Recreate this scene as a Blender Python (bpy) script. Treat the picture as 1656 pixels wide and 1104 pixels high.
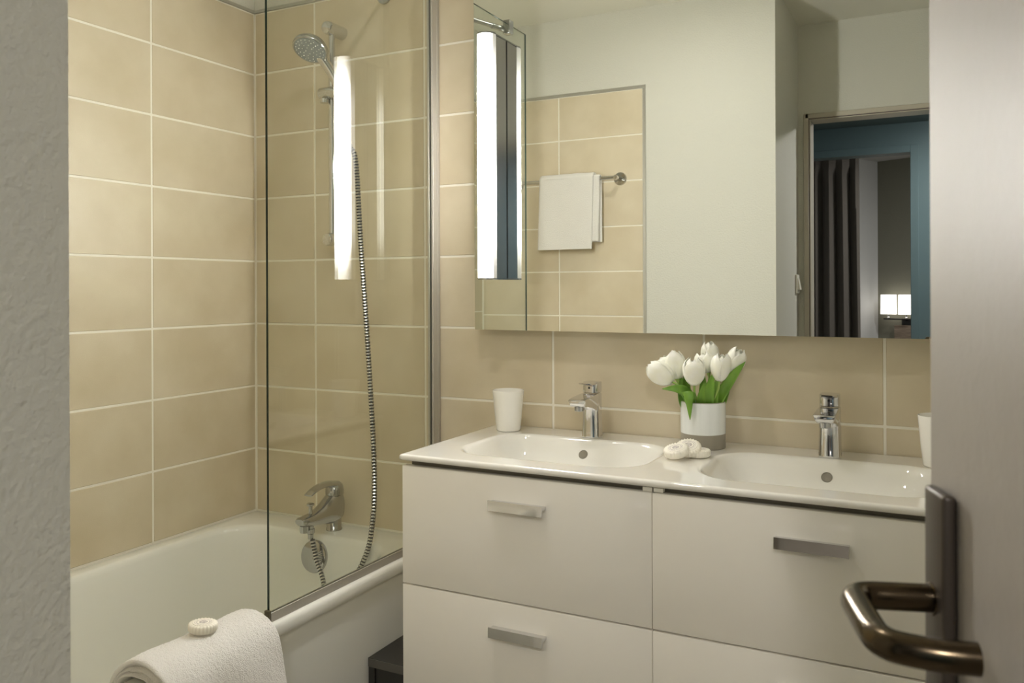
import bpy, bmesh, math, random
from mathutils import Vector, Matrix, noise

for o in list(bpy.data.objects):
    bpy.data.objects.remove(o, do_unlink=True)
scene = bpy.context.scene
COL = scene.collection

# ------------------------------------------------------------------ camera
F_PX, YAW, ROLL = 1352.9, 0.47472, 0.00409
cam_d = bpy.data.cameras.new('camera')
cam_d.sensor_width = 36.0
cam_d.lens = F_PX / 1656 * 36.0
cam_d.shift_y = -85.5 / 1656
cam_d.clip_start = 0.02
cam_d.dof.use_dof = True
cam_d.dof.focus_distance = 2.1
cam_d.dof.aperture_fstop = 13
cam = bpy.data.objects.new('camera', cam_d)
COL.objects.link(cam)
_r = Vector((math.cos(YAW), math.sin(YAW), 0)); _u = Vector((0, 0, 1)); _v = Vector((-math.sin(YAW), math.cos(YAW), 0))
_R = _r * math.cos(ROLL) - _u * math.sin(ROLL); _U = _r * math.sin(ROLL) + _u * math.cos(ROLL)
cam.matrix_world = Matrix(((_R.x, _U.x, -_v.x, 1.9676), (_R.y, _U.y, -_v.y, -2.0206), (_R.z, _U.z, -_v.z, 1.2447), (0, 0, 0, 1)))
scene.camera = cam

# ------------------------------------------------------------------ world, exposure
w = bpy.data.worlds.new('world'); scene.world = w; w.use_nodes = True
w.node_tree.nodes['Background'].inputs[0].default_value = (0.6, 0.7, 0.8, 1)
w.node_tree.nodes['Background'].inputs[1].default_value = 0.02
scene.view_settings.view_transform = 'Standard'
scene.view_settings.look = 'None'
scene.view_settings.gamma = 1
scene.view_settings.use_curve_mapping = False
scene.view_settings.exposure = 0.15
scene.cycles.max_bounces = 14
scene.cycles.diffuse_bounces = 8
scene.cycles.glossy_bounces = 8
scene.cycles.transparent_max_bounces = 16
scene.cycles.sample_clamp_indirect = 6
scene.cycles.blur_glossy = 0.3
LAMP_POWER = 212.0          # radiance of the lit diffuser beside the mirror

# ------------------------------------------------------------------ helpers
def link(o, parent=None, inv=None):
    COL.objects.link(o)
    if parent is not None:
        o.parent = parent
        root = parent
        if inv is not None:
            o.matrix_parent_inverse = inv
    return o

def tag(o, label=None, cat=None, group=None, kind=None):
    if label: o['label'] = label
    if cat: o['category'] = cat
    if group: o['group'] = group
    if kind: o['kind'] = kind
    return o

def thing(name, label, cat, loc=(0, 0, 0), group=None):
    o = bpy.data.objects.new(name, None)
    o.empty_display_size = 0.05
    COL.objects.link(o)
    o.location = loc
    return tag(o, label, cat, group)

def mesh_of(name, bm, mats, smooth=True, angle=40):
    me = bpy.data.meshes.new(name)
    bm.normal_update()
    bm.to_mesh(me); bm.free()
    for m in (mats if isinstance(mats, (list, tuple)) else [mats]):
        me.materials.append(m)
    if smooth:
        me.polygons.foreach_set('use_smooth', [True] * len(me.polygons))
        me.set_sharp_from_angle(angle=math.radians(angle))
    return me

def obj(name, bm, mats, parent=None, smooth=True, angle=40, local=False):
    """world-coordinate mesh; a parent that is an Empty at a place gets the inverse (unless local)"""
    o = bpy.data.objects.new(name, mesh_of(name, bm, mats, smooth, angle) if not isinstance(bm, bpy.types.Mesh) else bm)
    COL.objects.link(o)
    if parent is not None:
        o.parent = parent
        if not local:
            p = Vector((0, 0, 0)); q = parent
            while q is not None:
                if not q.get('_childmesh'):
                    p = p + q.location
                q = q.parent if q.parent else None
            root = parent
            if root.type == 'EMPTY':
                o.matrix_parent_inverse = Matrix.Translation(-Vector(root.location))
    return o

def sub(name, bm, mats, parent, **k):
    """sub-part under a mesh part (the part itself sits at the root's origin)"""
    o = bpy.data.objects.new(name, mesh_of(name, bm, mats, k.get('smooth', True), k.get('angle', 40)))
    COL.objects.link(o); o.parent = parent
    return o

def struct(name, bm, mats, label, cat, smooth=False):
    o = obj(name, bm, mats, None, smooth)
    return tag(o, label, cat, kind='structure')

def box(bm, x0, x1, y0, y1, z0, z1, bev=0, seg=2, mi=0):
    if x0 > x1: x0, x1 = x1, x0
    if y0 > y1: y0, y1 = y1, y0
    if z0 > z1: z0, z1 = z1, z0
    vs = [bm.verts.new(p) for p in ((x0,y0,z0),(x1,y0,z0),(x1,y1,z0),(x0,y1,z0),(x0,y0,z1),(x1,y0,z1),(x1,y1,z1),(x0,y1,z1))]
    fs = [bm.faces.new([vs[i] for i in f]) for f in ((3,2,1,0),(4,5,6,7),(0,1,5,4),(1,2,6,5),(2,3,7,6),(3,0,4,7))]
    for f in fs: f.material_index = mi
    if bev:
        es = set(e for f in fs for e in f.edges)
        bmesh.ops.bevel(bm, geom=list(es), offset=bev, segments=seg, profile=0.5, affect='EDGES', material=mi)
    return vs

def bx(*a, **k):
    bm = bmesh.new(); box(bm, *a, **k); return bm

def loft(bm, rings, cap0=False, cap1=False, closed=True, mi=0):
    vr = [[bm.verts.new(p) for p in r] for r in rings]
    n = len(vr[0])
    for a, b in zip(vr[:-1], vr[1:]):
        for i in range(n if closed else n - 1):
            j = (i + 1) % n
            f = bm.faces.new((a[i], a[j], b[j], b[i])); f.material_index = mi
    if cap0: bm.faces.new(list(reversed(vr[0]))).material_index = mi
    if cap1: bm.faces.new(vr[-1]).material_index = mi
    return vr

def frames(pts):
    pts = [Vector(p) for p in pts]
    out = []
    t0 = (pts[1] - pts[0]).normalized()
    ref = Vector((0, 0, 1)) if abs(t0.z) < .9 else Vector((1, 0, 0))
    nrm = (ref - t0 * ref.dot(t0)).normalized()
    for i, p in enumerate(pts):
        t = (pts[min(i + 1, len(pts) - 1)] - pts[max(i - 1, 0)]).normalized()
        nrm = (nrm - t * nrm.dot(t)).normalized()
        out.append((p, t, nrm, t.cross(nrm)))
    return out

def catmull(P, n=12):
    P = [Vector(p) for p in P]
    Q = [P[0] * 2 - P[1]] + P + [P[-1] * 2 - P[-2]]
    out = []
    for i in range(1, len(Q) - 2):
        a, b, c, d = Q[i - 1], Q[i], Q[i + 1], Q[i + 2]
        for k in range(n):
            t = k / n
            out.append(.5 * ((2 * b) + (c - a) * t + (2 * a - 5 * b + 4 * c - d) * t * t + (3 * b - a - 3 * c + d) * t ** 3))
    out.append(P[-1])
    return out

def tube(bm, pts, rad, n=16, cap=True, sy=1.0, mi=0):
    fr = frames(pts); rings = []
    for i, (p, t, a, b) in enumerate(fr):
        r = rad(i / (len(fr) - 1)) if callable(rad) else rad
        rings.append([p + a * (r * math.cos(2 * math.pi * k / n)) + b * (r * sy * math.sin(2 * math.pi * k / n)) for k in range(n)])
    return loft(bm, rings, cap, cap, mi=mi)

def lathe(bm, prof, n=40, M=None, cap0=False, cap1=False, mi=0):
    rings = []
    for r, z in prof:
        ring = [Vector((r * math.cos(2 * math.pi * k / n), r * math.sin(2 * math.pi * k / n), z)) for k in range(n)]
        rings.append([M @ p for p in ring] if M is not None else ring)
    return loft(bm, rings, cap0, cap1, mi=mi)

def rr(x0, x1, y0, y1, r, z, n=7):
    pts = []
    for cx, cy, a0 in ((x1 - r, y1 - r, 0), (x0 + r, y1 - r, 90), (x0 + r, y0 + r, 180), (x1 - r, y0 + r, 270)):
        for k in range(n + 1):
            a = math.radians(a0 + 90 * k / n)
            pts.append(Vector((cx + r * math.cos(a), cy + r * math.sin(a), z)))
    return pts

def orient(pos, axis, up=(0, 0, 1)):
    z = Vector(axis).normalized(); u = Vector(up)
    if abs(z.dot(u.normalized())) > .98: u = Vector((0, 1, 0))
    x = u.cross(z).normalized(); y = z.cross(x)
    return Matrix(((x.x, y.x, z.x, pos[0]), (x.y, y.y, z.y, pos[1]), (x.z, y.z, z.z, pos[2]), (0, 0, 0, 1)))

# ------------------------------------------------------------------ materials
def pm(name, col, rough=.5, metal=0, coat=0, spec=.5, bump=None, sheen=0, emit=None):
    m = bpy.data.materials.new(name); m.use_nodes = True
    nt = m.node_tree; b = nt.nodes['Principled BSDF']
    b.inputs['Base Color'].default_value = (*col, 1)
    b.inputs['Roughness'].default_value = rough
    b.inputs['Metallic'].default_value = metal
    b.inputs['Coat Weight'].default_value = coat
    b.inputs['Coat Roughness'].default_value = .04
    b.inputs['Specular IOR Level'].default_value = spec
    b.inputs['Sheen Weight'].default_value = sheen
    if emit:
        b.inputs['Emission Color'].default_value = (*emit[:3], 1); b.inputs['Emission Strength'].default_value = emit[3]
    if bump:                      # (scale, distance, detail)
        tc = nt.nodes.new('ShaderNodeTexCoord'); nz = nt.nodes.new('ShaderNodeTexNoise'); bp = nt.nodes.new('ShaderNodeBump')
        nz.inputs['Scale'].default_value = bump[0]; nz.inputs['Detail'].default_value = bump[2]
        bp.inputs['Distance'].default_value = bump[1]; bp.inputs['Strength'].default_value = 1
        nt.links.new(tc.outputs['Object'], nz.inputs['Vector']); nt.links.new(nz.outputs['Fac'], bp.inputs['Height'])
        nt.links.new(bp.outputs['Normal'], b.inputs['Normal'])
    return m

def mix_noise(m, c0, c1, scale, detail=3, lo=.35, hi=.65, stretch=None, rand=False):
    nt = m.node_tree; b = nt.nodes['Principled BSDF']
    tc = nt.nodes.new('ShaderNodeTexCoord'); mp = nt.nodes.new('ShaderNodeMapping'); nz = nt.nodes.new('ShaderNodeTexNoise'); cr = nt.nodes.new('ShaderNodeValToRGB')
    nz.inputs['Scale'].default_value = scale; nz.inputs['Detail'].default_value = detail
    if stretch: mp.inputs['Scale'].default_value = stretch
    if rand:
        oi = nt.nodes.new('ShaderNodeObjectInfo'); ml = nt.nodes.new('ShaderNodeMath'); ml.operation = 'MULTIPLY'; ml.inputs[1].default_value = 37
        nt.links.new(oi.outputs['Random'], ml.inputs[0]); nt.links.new(ml.outputs[0], mp.inputs['Location'])
    cr.color_ramp.elements[0].position = lo; cr.color_ramp.elements[1].position = hi
    cr.color_ramp.elements[0].color = (*c0, 1); cr.color_ramp.elements[1].color = (*c1, 1)
    nt.links.new(tc.outputs['Object'], mp.inputs['Vector']); nt.links.new(mp.outputs['Vector'], nz.inputs['Vector'])
    nt.links.new(nz.outputs['Fac'], cr.inputs['Fac']); nt.links.new(cr.outputs['Color'], b.inputs['Base Color'])
    return m

M = {}
M['tile'] = mix_noise(pm('sand_tile', (.5, .42, .28), .42, bump=(420, .0002, 2)), (.575, .495, .35), (.675, .60, .455), 5.5, 7, .3, .72, rand=True)
M['grout'] = pm('grout', (.86, .83, .74), .8)
M['paint'] = pm('cream_wall_paint', (.655, .65, .585), .6, bump=(170, .0016, 3))
M['ceiling'] = pm('ceiling_paint', (.74, .73, .65), .7)
M['floor'] = mix_noise(pm('floor_tile', (.3, .26, .2), .4), (.25, .215, .16), (.33, .29, .22), 8)
M['alu'] = pm('anodised_aluminium', (.50, .475, .43), .38, .35)
M['trimgrey'] = pm('grey_edge_trim', (.50, .49, .44), .35, .7)
M['chrome'] = pm('chrome', (.72, .72, .73), .06, 1)
M['chrome_d'] = pm('dim_chrome', (.50, .50, .50), .12, 1)
M['chrome_b'] = pm('brushed_housing', (.72, .72, .74), .16, 1)
M['chrome_s'] = pm('satin_chrome', (.52, .53, .54), .22, 1)
M['ceramic'] = pm('white_ceramic', (.88, .865, .815), .03, coat=1.0)
M['enamel'] = pm('bath_enamel', (.83, .83, .78), .14, coat=.4)
M['lacquer'] = pm('ivory_lacquer', (.92, .89, .83), .16, coat=.6)
M['carcass'] = pm('carcass_board', (.42, .39, .32), .5)
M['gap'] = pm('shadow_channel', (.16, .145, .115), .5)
M['darkgrey'] = pm('dark_grey_board', (.026, .024, .020), .5)
M['greyedge'] = pm('grey_board_edge', (.10, .094, .078), .5)
M['porcelain'] = pm('white_porcelain', (.90, .885, .84), .16, coat=.3)
M['glaze'] = mix_noise(pm('pale_vase_glaze', (.7, .72, .72), .22, coat=.3), (.80, .83, .83), (.86, .885, .885), 14, 4, .3, .7, (6, 6, .4))
M['taupe'] = pm('unglazed_taupe', (.30, .275, .225), .7, bump=(300, .0003, 2))
M['vaserim'] = pm('vase_rim', (.45, .42, .40), .3)
M['petal'] = mix_noise(pm('white_petal', (.86, .85, .74), .5, sheen=.2), (.93, .93, .80), (.96, .96, .91), 40, 2, .3, .7)
M['petal'].node_tree.nodes['Principled BSDF'].inputs['Subsurface Weight'].default_value = .0
M['petal'].node_tree.nodes['Principled BSDF'].inputs['Subsurface Radius'].default_value = (.004, .004, .003)
M['leaf'] = mix_noise(pm('tulip_leaf', (.14, .3, .03), .38), (.10, .25, .02), (.21, .40, .05), 35, 3, .3, .7, (1, 1, .15))
M['stem'] = pm('tulip_stem', (.30, .46, .10), .45)
M['towel'] = pm('white_terry', (.95, .925, .89), .95, sheen=.6, bump=(520, .003, 3))
M['handtowel'] = pm('white_hand_towel', (.86, .84, .80), .95, sheen=.4, bump=(450, .003, 3))
M['soap'] = pm('soap_paper', (.92, .88, .78), .5)
M['door'] = pm('grey_beige_door', (.41, .375, .34), .46, bump=(90, .0004, 2))
M['frame'] = pm('greige_frame', (.50, .46, .38), .4)
M['bronze'] = pm('bronze_metal', (.092, .070, .044), .22, 1)
M['bronze_d'] = pm('bronze_plate', (.068, .054, .042), .42, .35)
M['white_plastic'] = pm('white_plastic', (.8, .78, .7), .3)
M['teal'] = pm('teal_paint', (.09, .14, .155), .45)
M['teal_d'] = pm('teal_ceiling', (.11, .15, .155), .6)
M['olive'] = pm('olive_wall', (.21, .205, .16), .7, bump=(90, .001, 2))
M['palewall'] = pm('pale_bedroom_wall', (.62, .62, .62), .7)
M['curtain'] = pm('dark_curtain', (.10, .086, .072), .75, sheen=.3)
M['shade'] = pm('lit_lamp_shade', (.9, .88, .84), .7, emit=(1, .92, .86, 2.2))
M['black'] = pm('black_metal', (.02, .02, .02), .35, .5)
M['wood'] = mix_noise(pm('headboard_wood', (.25, .19, .14), .5), (.20, .15, .11), (.33, .26, .20), 12, 4, .3, .7, (1, 1, 14))
M['corrfill'] = pm('corridor_fill_glow', (.9, .9, .9), .5, emit=(1, .95, .92, 235))  # unseen lamp added to brighten the recess, corridor and drawers
M['bedfill'] = pm('bedroom_fill_glow', (.9, .9, .9), .5, emit=(1, .97, .96, 150))  # unseen lamp added to brighten the curtain and the bedroom
M['downlight'] = pm('downlight_lens', (.9, .9, .9), .5, emit=(1, .96, .90, 200))
M['overflow'] = pm('overflow_shadow', (.22, .20, .16), .4, .3)
M['mirror'] = pm('mirror_silver', (.90, .92, .88), 0.0, 1)
M['mirroredge'] = pm('mirror_edge', (.30, .36, .28), .25)
M['hose'] = pm('hose_metal', (.66, .66, .65), .16, 1)
M['hosegap'] = pm('hose_groove', (.03, .03, .03), .5)
M['glassedge'] = pm('green_glass_edge', (.006, .022, .016), .12)
M['head_face'] = pm('shower_face', (.26, .28, .28), .4)
M['nozzle'] = pm('nozzle_rubber', (.8, .8, .76), .5)

def glass_mat():
    m = bpy.data.materials.new('clear_glass'); m.use_nodes = True
    nt = m.node_tree; nt.nodes.clear()
    out = nt.nodes.new('ShaderNodeOutputMaterial'); mx = nt.nodes.new('ShaderNodeMixShader')
    tr = nt.nodes.new('ShaderNodeBsdfTransparent'); gl = nt.nodes.new('ShaderNodeBsdfGlossy')
    tr.inputs[0].default_value = (.965, .977, .955, 1); gl.inputs['Roughness'].default_value = 0; gl.inputs['Color'].default_value = (1, 1, 1, 1)
    lw = nt.nodes.new('ShaderNodeLayerWeight'); lw.inputs[0].default_value = .5
    pw = nt.nodes.new('ShaderNodeMath'); pw.operation = 'POWER'; pw.inputs[1].default_value = 5
    ma = nt.nodes.new('ShaderNodeMath'); ma.operation = 'MULTIPLY_ADD'; ma.inputs[1].default_value = .96; ma.inputs[2].default_value = .04
    nt.links.new(lw.outputs['Facing'], pw.inputs[0]); nt.links.new(pw.outputs[0], ma.inputs[0]); nt.links.new(ma.outputs[0], mx.inputs[0])
    nt.links.new(tr.outputs[0], mx.inputs[1]); nt.links.new(gl.outputs[0], mx.inputs[2]); nt.links.new(mx.outputs[0], out.inputs[0])
    return m
M['glass'] = glass_mat()

def lamp_mat():
    """opal tube: the LED strip stops short of both ends, so the diffuser fades there"""
    m = bpy.data.materials.new('lit_opal_diffuser'); m.use_nodes = True
    nt = m.node_tree; b = nt.nodes['Principled BSDF']
    b.inputs['Base Color'].default_value = (.85, .85, .82, 1); b.inputs['Roughness'].default_value = .25
    tc = nt.nodes.new('ShaderNodeTexCoord'); sp = nt.nodes.new('ShaderNodeSeparateXYZ'); cr = nt.nodes.new('ShaderNodeValToRGB')
    nt.links.new(tc.outputs['Generated'], sp.inputs[0]); nt.links.new(sp.outputs['Z'], cr.inputs['Fac'])
    e = cr.color_ramp.elements; e[0].position = 0; e[0].color = (.03, .03, .03, 1); e[1].position = 1; e[1].color = (.03, .03, .03, 1)
    for p, v in ((.04, .045), (.11, .16), (.19, .8), (.24, 1), (.76, 1), (.81, .8), (.89, .16), (.96, .045)):
        n = cr.color_ramp.elements.new(p); n.color = (v, v, v, 1)
    mu = nt.nodes.new('ShaderNodeMath'); mu.operation = 'MULTIPLY'; mu.inputs[1].default_value = LAMP_POWER
    # the LED strip faces the room: the tube's front glows most, its back least
    ge = nt.nodes.new('ShaderNodeNewGeometry'); sn = nt.nodes.new('ShaderNodeSeparateXYZ'); nt.links.new(ge.outputs['True Normal'], sn.inputs[0])
    mr_ = nt.nodes.new('ShaderNodeMapRange'); mr_.inputs['From Min'].default_value = -.28; mr_.inputs['From Max'].default_value = -.9
    mr_.inputs['To Min'].default_value = .025; mr_.inputs['To Max'].default_value = 1
    m2 = nt.nodes.new('ShaderNodeMath'); m2.operation = 'MULTIPLY'
    nt.links.new(sn.outputs['Y'], mr_.inputs['Value']); nt.links.new(mr_.outputs[0], m2.inputs[1]); nt.links.new(mu.outputs[0], m2.inputs[0])
    nt.links.new(cr.outputs['Color'], mu.inputs[0]); nt.links.new(m2.outputs[0], b.inputs['Emission Strength'])
    b.inputs['Emission Color'].default_value = (1, .975, .925, 1)
    return m
M['opal'] = lamp_mat()

def soap_print_mat():
    m = pm('soap_print', (.84, .79, .66), .5)
    nt = m.node_tree; b = nt.nodes['Principled BSDF']
    tc = nt.nodes.new('ShaderNodeTexCoord'); ln = nt.nodes.new('ShaderNodeVectorMath'); ln.operation = 'LENGTH'
    sc = nt.nodes.new('ShaderNodeVectorMath'); sc.operation = 'MULTIPLY'; sc.inputs[1].default_value = (1, 1, 0)
    nt.links.new(tc.outputs['Object'], sc.inputs[0]); nt.links.new(sc.outputs[0], ln.inputs[0])
    cr = nt.nodes.new('ShaderNodeValToRGB'); cr.color_ramp.interpolation = 'CONSTANT'
    mul = nt.nodes.new('ShaderNodeMath'); mul.operation = 'MULTIPLY'; mul.inputs[1].default_value = 50
    nt.links.new(ln.outputs['Value'], mul.inputs[0]); nt.links.new(mul.outputs[0], cr.inputs['Fac'])
    e = cr.color_ramp.elements; e[0].color = (.9, .9, .9, 1); e[1].position = .40; e[1].color = (0, 0, 0, 1)
    for p, v in ((.55, .75), (.66, 0), (.75, .8), (.80, 0)):
        n = cr.color_ramp.elements.new(p); n.color = (v, v, v, 1)
    nz = nt.nodes.new('ShaderNodeTexNoise'); nz.inputs['Scale'].default_value = 900; nz.inputs['Detail'].default_value = 1
    nt.links.new(tc.outputs['Object'], nz.inputs['Vector'])
    gt = nt.nodes.new('ShaderNodeMath'); gt.operation = 'GREATER_THAN'; gt.inputs[1].default_value = .44
    nt.links.new(nz.outputs['Fac'], gt.inputs[0])
    mm = nt.nodes.new('ShaderNodeMath'); mm.operation = 'MULTIPLY'
    nt.links.new(gt.outputs[0], mm.inputs[0]); nt.links.new(cr.outputs['Color'], mm.inputs[1])
    mx = nt.nodes.new('ShaderNodeMix'); mx.data_type = 'RGBA'
    mx.inputs['A'].default_value = (.92, .88, .79, 1); mx.inputs['B'].default_value = (.34, .29, .30, 1)
    nt.links.new(mm.outputs[0], mx.inputs['Factor']); nt.links.new(mx.outputs['Result'], b.inputs['Base Color'])
    return m
M['soapprint'] = soap_print_mat()

# ------------------------------------------------------------------ room shell
CEIL = 2.475
YF, XR, YD, XE = -1.6, 1.367, -2.2, 2.30      # wall opposite the mirror, recess side, door wall, right wall
TT = 2.132                                      # top of the tiling

def wall_two(boxes_lo, boxes_hi):
    bm = bmesh.new()
    for b in boxes_lo: box(bm, *b, mi=1)
    for b in boxes_hi: box(bm, *b, mi=0)
    return bm

bm = bx(-.12, XE + .12, -2.3, .12, -.12, 0)
struct('floor', bm, M['floor'], 'brown bathroom floor below the vanity', 'floor')
bm = bx(-.12, XE + .12, -2.3, .12, CEIL, CEIL + .1)
struct('ceiling', bm, M['ceiling'], 'plain cream bathroom ceiling seen in the mirror', 'ceiling')
g = .0015
wall_back = struct('wall_back', wall_two([(-.12, XE, g, .12, 0, TT)], [(-.12, XE, g, .12, TT, CEIL)]), [M['paint'], M['grout']],
                   'tiled wall behind the shower, basins and mirror', 'wall')
wall_left = struct('wall_left', wall_two([(-.12, -g, -1.7, g, 0, TT)], [(-.12, -g, -1.7, g, TT, CEIL)]), [M['paint'], M['grout']],
                   'tiled wall along the long side of the bathtub', 'wall')
wall_front = struct('wall_front', wall_two([(-g, .80, YF - .1, YF - g, 0, 2.12)], [(.80, XR, YF - .1, YF - g, 0, CEIL), (-g, .80, YF - .1, YF - g, 2.12, CEIL)]),
                    [M['paint'], M['grout']], 'cream wall opposite the mirror, partly tiled behind the towel rail', 'wall')
struct('wall_recess', bx(XR - .1, XR, YD, YF - .1005, 0, CEIL), M['paint'], 'rough plastered side wall in the left foreground, carrying the light switch', 'wall')
struct('wall_right', bx(XE, XE + .12, YD, .12, 0, CEIL), M['paint'], 'cream side wall hidden behind the open door', 'wall')
bm = bmesh.new()
DX0, DX1, DZ = 1.424, 2.215, 2.024
box(bm, XR - .1, DX0 - .012, YD - .1, YD, 0, CEIL); box(bm, DX1 + .012, XE + .12, YD - .1, YD, 0, CEIL); box(bm, DX0 - .012, DX1 + .012, YD - .1, YD, DZ + .012, CEIL)
struct('wall_door', bm, M['paint'], 'cream wall around the bathroom doorway, seen in the mirror', 'wall')

# tiles: one object each, meshes shared by size
_tc = {}
def tile_mesh(wd, ht):
    k = (round(wd, 3), round(ht, 3))
    if k not in _tc:
        _tc[k] = mesh_of('tile', bx(-wd / 2, wd / 2, 0, .006, -ht / 2, ht / 2, bev=.0012, seg=1), M['tile'], False)
    return _tc[k]
GAP = .0060
def tiles(wall, cols, rows, place, rotz):
    for a, b in zip(cols[:-1], cols[1:]):
        for c, d in zip(rows[:-1], rows[1:]):
            o = bpy.data.objects.new('tile', tile_mesh(abs(b - a) - GAP, d - c - GAP))
            COL.objects.link(o); o.parent = wall
            o.location = place((a + b) / 2, (c + d) / 2); o.rotation_euler.z = rotz
J0, TW = .2463, .402
bc = [0.002] + [J0 + TW * k for k in range(5)] + [XE - .001]
rows = [.536 + .2 * k for k in range(8)] + [TT - .001]
tiles(wall_back, bc, rows, lambda x, z: (x, 0, z), 0)
tiles(wall_back, bc[2:], [.002, .136, .336, .536], lambda x, z: (x, 0, z), 0)
tiles(wall_left, [0, -.3961, -.798, -1.2, -1.598], rows, lambda y, z: (0, y, z), math.radians(90))
frow = [.536, .72, .92, 1.12, 1.32, 1.52, 1.72, 1.92, 2.12]
tiles(wall_front, [.002, .4034, .806], frow, lambda x, z: (x, YF, z), math.radians(180))
def trim(n, bm, mat, label, cat='trim', smooth=True):
    return struct('trim_%d' % n, bm, mat, label, cat, smooth)
trim(1, bx(.0, XE, -.003, g, TT, TT + .011, bev=.001, seg=1), M['trimgrey'], 'thin grey metal strip capping the tiles on the shower wall')
trim(2, bx(-g, .003, YF, -.003, TT, TT + .011, bev=.001, seg=1), M['trimgrey'], 'thin grey metal strip capping the tiles beside the bathtub')
bm = bmesh.new(); box(bm, .003, .8188, YF - g, YF + .003, 2.12, 2.134, bev=.001, seg=1); box(bm, .806, .8188, YF - g, YF + .003, 0, 2.12, bev=.001, seg=1)
trim(3, bm, M['trimgrey'], 'pale grey edging around the tiles behind the towel rail')

# bathroom door frame: stepped profile
bm = bmesh.new()
for (x0, x1, s) in ((DX0, DX0 - .03, 1), (DX1, DX1 + .03, -1)):
    box(bm, x1, x0 - .008 * s, YD + .0005, YD + .016, 0, DZ + .03, bev=.002, seg=1)
    box(bm, x0 - .0115 * s, x0, YD - .1, YD + .009, 0, DZ, bev=.002, seg=1)
box(bm, DX0 - .022, DX1 + .022, YD + .0005, YD + .016, DZ + .008, DZ + .03, bev=.002, seg=1)
box(bm, DX0 - .0115, DX1 + .0115, YD - .1, YD + .009, DZ, DZ + .0115, bev=.002, seg=1)
fr4 = trim(4, bm, M['frame'], 'greige stepped frame around the bathroom doorway, seen in the mirror', 'door frame')
bm = bmesh.new()
box(bm, DX0 - .0085, DX0 - .0045, YD + .0085, YD + .0105, 0, DZ + .0085); box(bm, DX1 + .0045, DX1 + .0085, YD + .0085, YD + .0105, 0, DZ + .0085); box(bm, DX0 - .0045, DX1 + .0045, YD + .0085, YD + .0105, DZ + .0045, DZ + .0085)
obj('seal', bm, pm('brown_groove_strip', (.12, .095, .09), .6), fr4, False)  # dark strip drawn along the groove of the stepped frame

dlg = thing('ceiling_downlight', 'small round downlight in the bathroom ceiling, out of view', 'ceiling light', (1.1, -.85, CEIL))
bm = bmesh.new(); lathe(bm, [(.0005, -.0005), (.062, -.0005), (.0625, -.005), (.055, -.009), (.051, -.005)], 36, Matrix.Translation((1.1, -.85, CEIL)), True); obj('bezel', bm, M['chrome_s'], dlg)
bm = bmesh.new(); lathe(bm, [(.0505, -.004), (.03, -.0055), (.0005, -.006)], 36, Matrix.Translation((1.1, -.85, CEIL)), False, True); obj('lens', bm, M['downlight'], dlg)

# ------------------------------------------------------------------ corridor and bedroom behind the door
YC, CC = -3.6, 2.225
bm = bx(.2, 3.2, YC - .1, YD - .1, -.12, 0)
struct('floor_corridor', bm, M['floor'], 'corridor floor beyond the bathroom doorway', 'floor')
bm = bx(.2, 3.2, YC, YD - .1005, CC, CC + .1)
struct('ceiling_corridor', bm, M['teal_d'], 'low teal corridor ceiling seen through the doorway', 'ceiling')
bm = bmesh.new()
box(bm, .2, .95, YC - .1, YC, 0, CEIL); box(bm, 1.8025, 3.2, YC - .1, YC, 0, CEIL); box(bm, .95, 1.8025, YC - .1, YC, 2.047, CEIL)
struct('wall_corridor', bm, M['teal'], 'teal corridor wall with the bedroom doorway in it', 'wall')
bm = bmesh.new()
box(bm, .905, .95, YC, YC + .016, 0, 2.09, bev=.002, seg=1); box(bm, 1.8025, 1.847, YC, YC + .016, 0, 2.09, bev=.002, seg=1); box(bm, .95, 1.8025, YC, YC + .016, 2.047, 2.09, bev=.002, seg=1)
trim(5, bm, M['teal'], 'teal frame around the bedroom doorway, seen in the mirror', 'door frame')
struct('wall_corridor_end', bx(.1, .2, YC, YD - .1, 0, CEIL), M['teal'], 'teal end wall of the corridor', 'wall')
struct('wall_corridor_far_end', bx(3.2, 3.3, YC, YD - .1, 0, CEIL), M['teal'], 'teal wall closing the corridor to the right', 'wall')
struct('wall_corridor_inner', bx(.2, XR - .1, YD - .1, YD, 0, CEIL), M['teal'], 'corridor side of the wall beside the doorway', 'wall')
struct('wall_corridor_side', bx(XE + .12, 3.2, YD - .1, YD, 0, CEIL), M['teal'], 'corridor wall beyond the bathroom', 'wall')
cl = thing('corridor_fill_light', 'added round fill light on the corridor ceiling, out of sight', 'ceiling light', (2.3, -2.95, CC))
bm = bmesh.new(); lathe(bm, [(.0, -.001), (.11, -.001), (.112, -.02), (.10, -.022)], 32, Matrix.Translation((2.3, -2.95, CC))); obj('rim', bm, M['chrome_s'], cl)
bm = bmesh.new(); lathe(bm, [(.10, -.012), (.09, -.028), (.05, -.036), (.0005, -.038)], 32, Matrix.Translation((2.3, -2.95, CC)), cap1=True); obj('diffuser', bm, M['corrfill'], cl)

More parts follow.
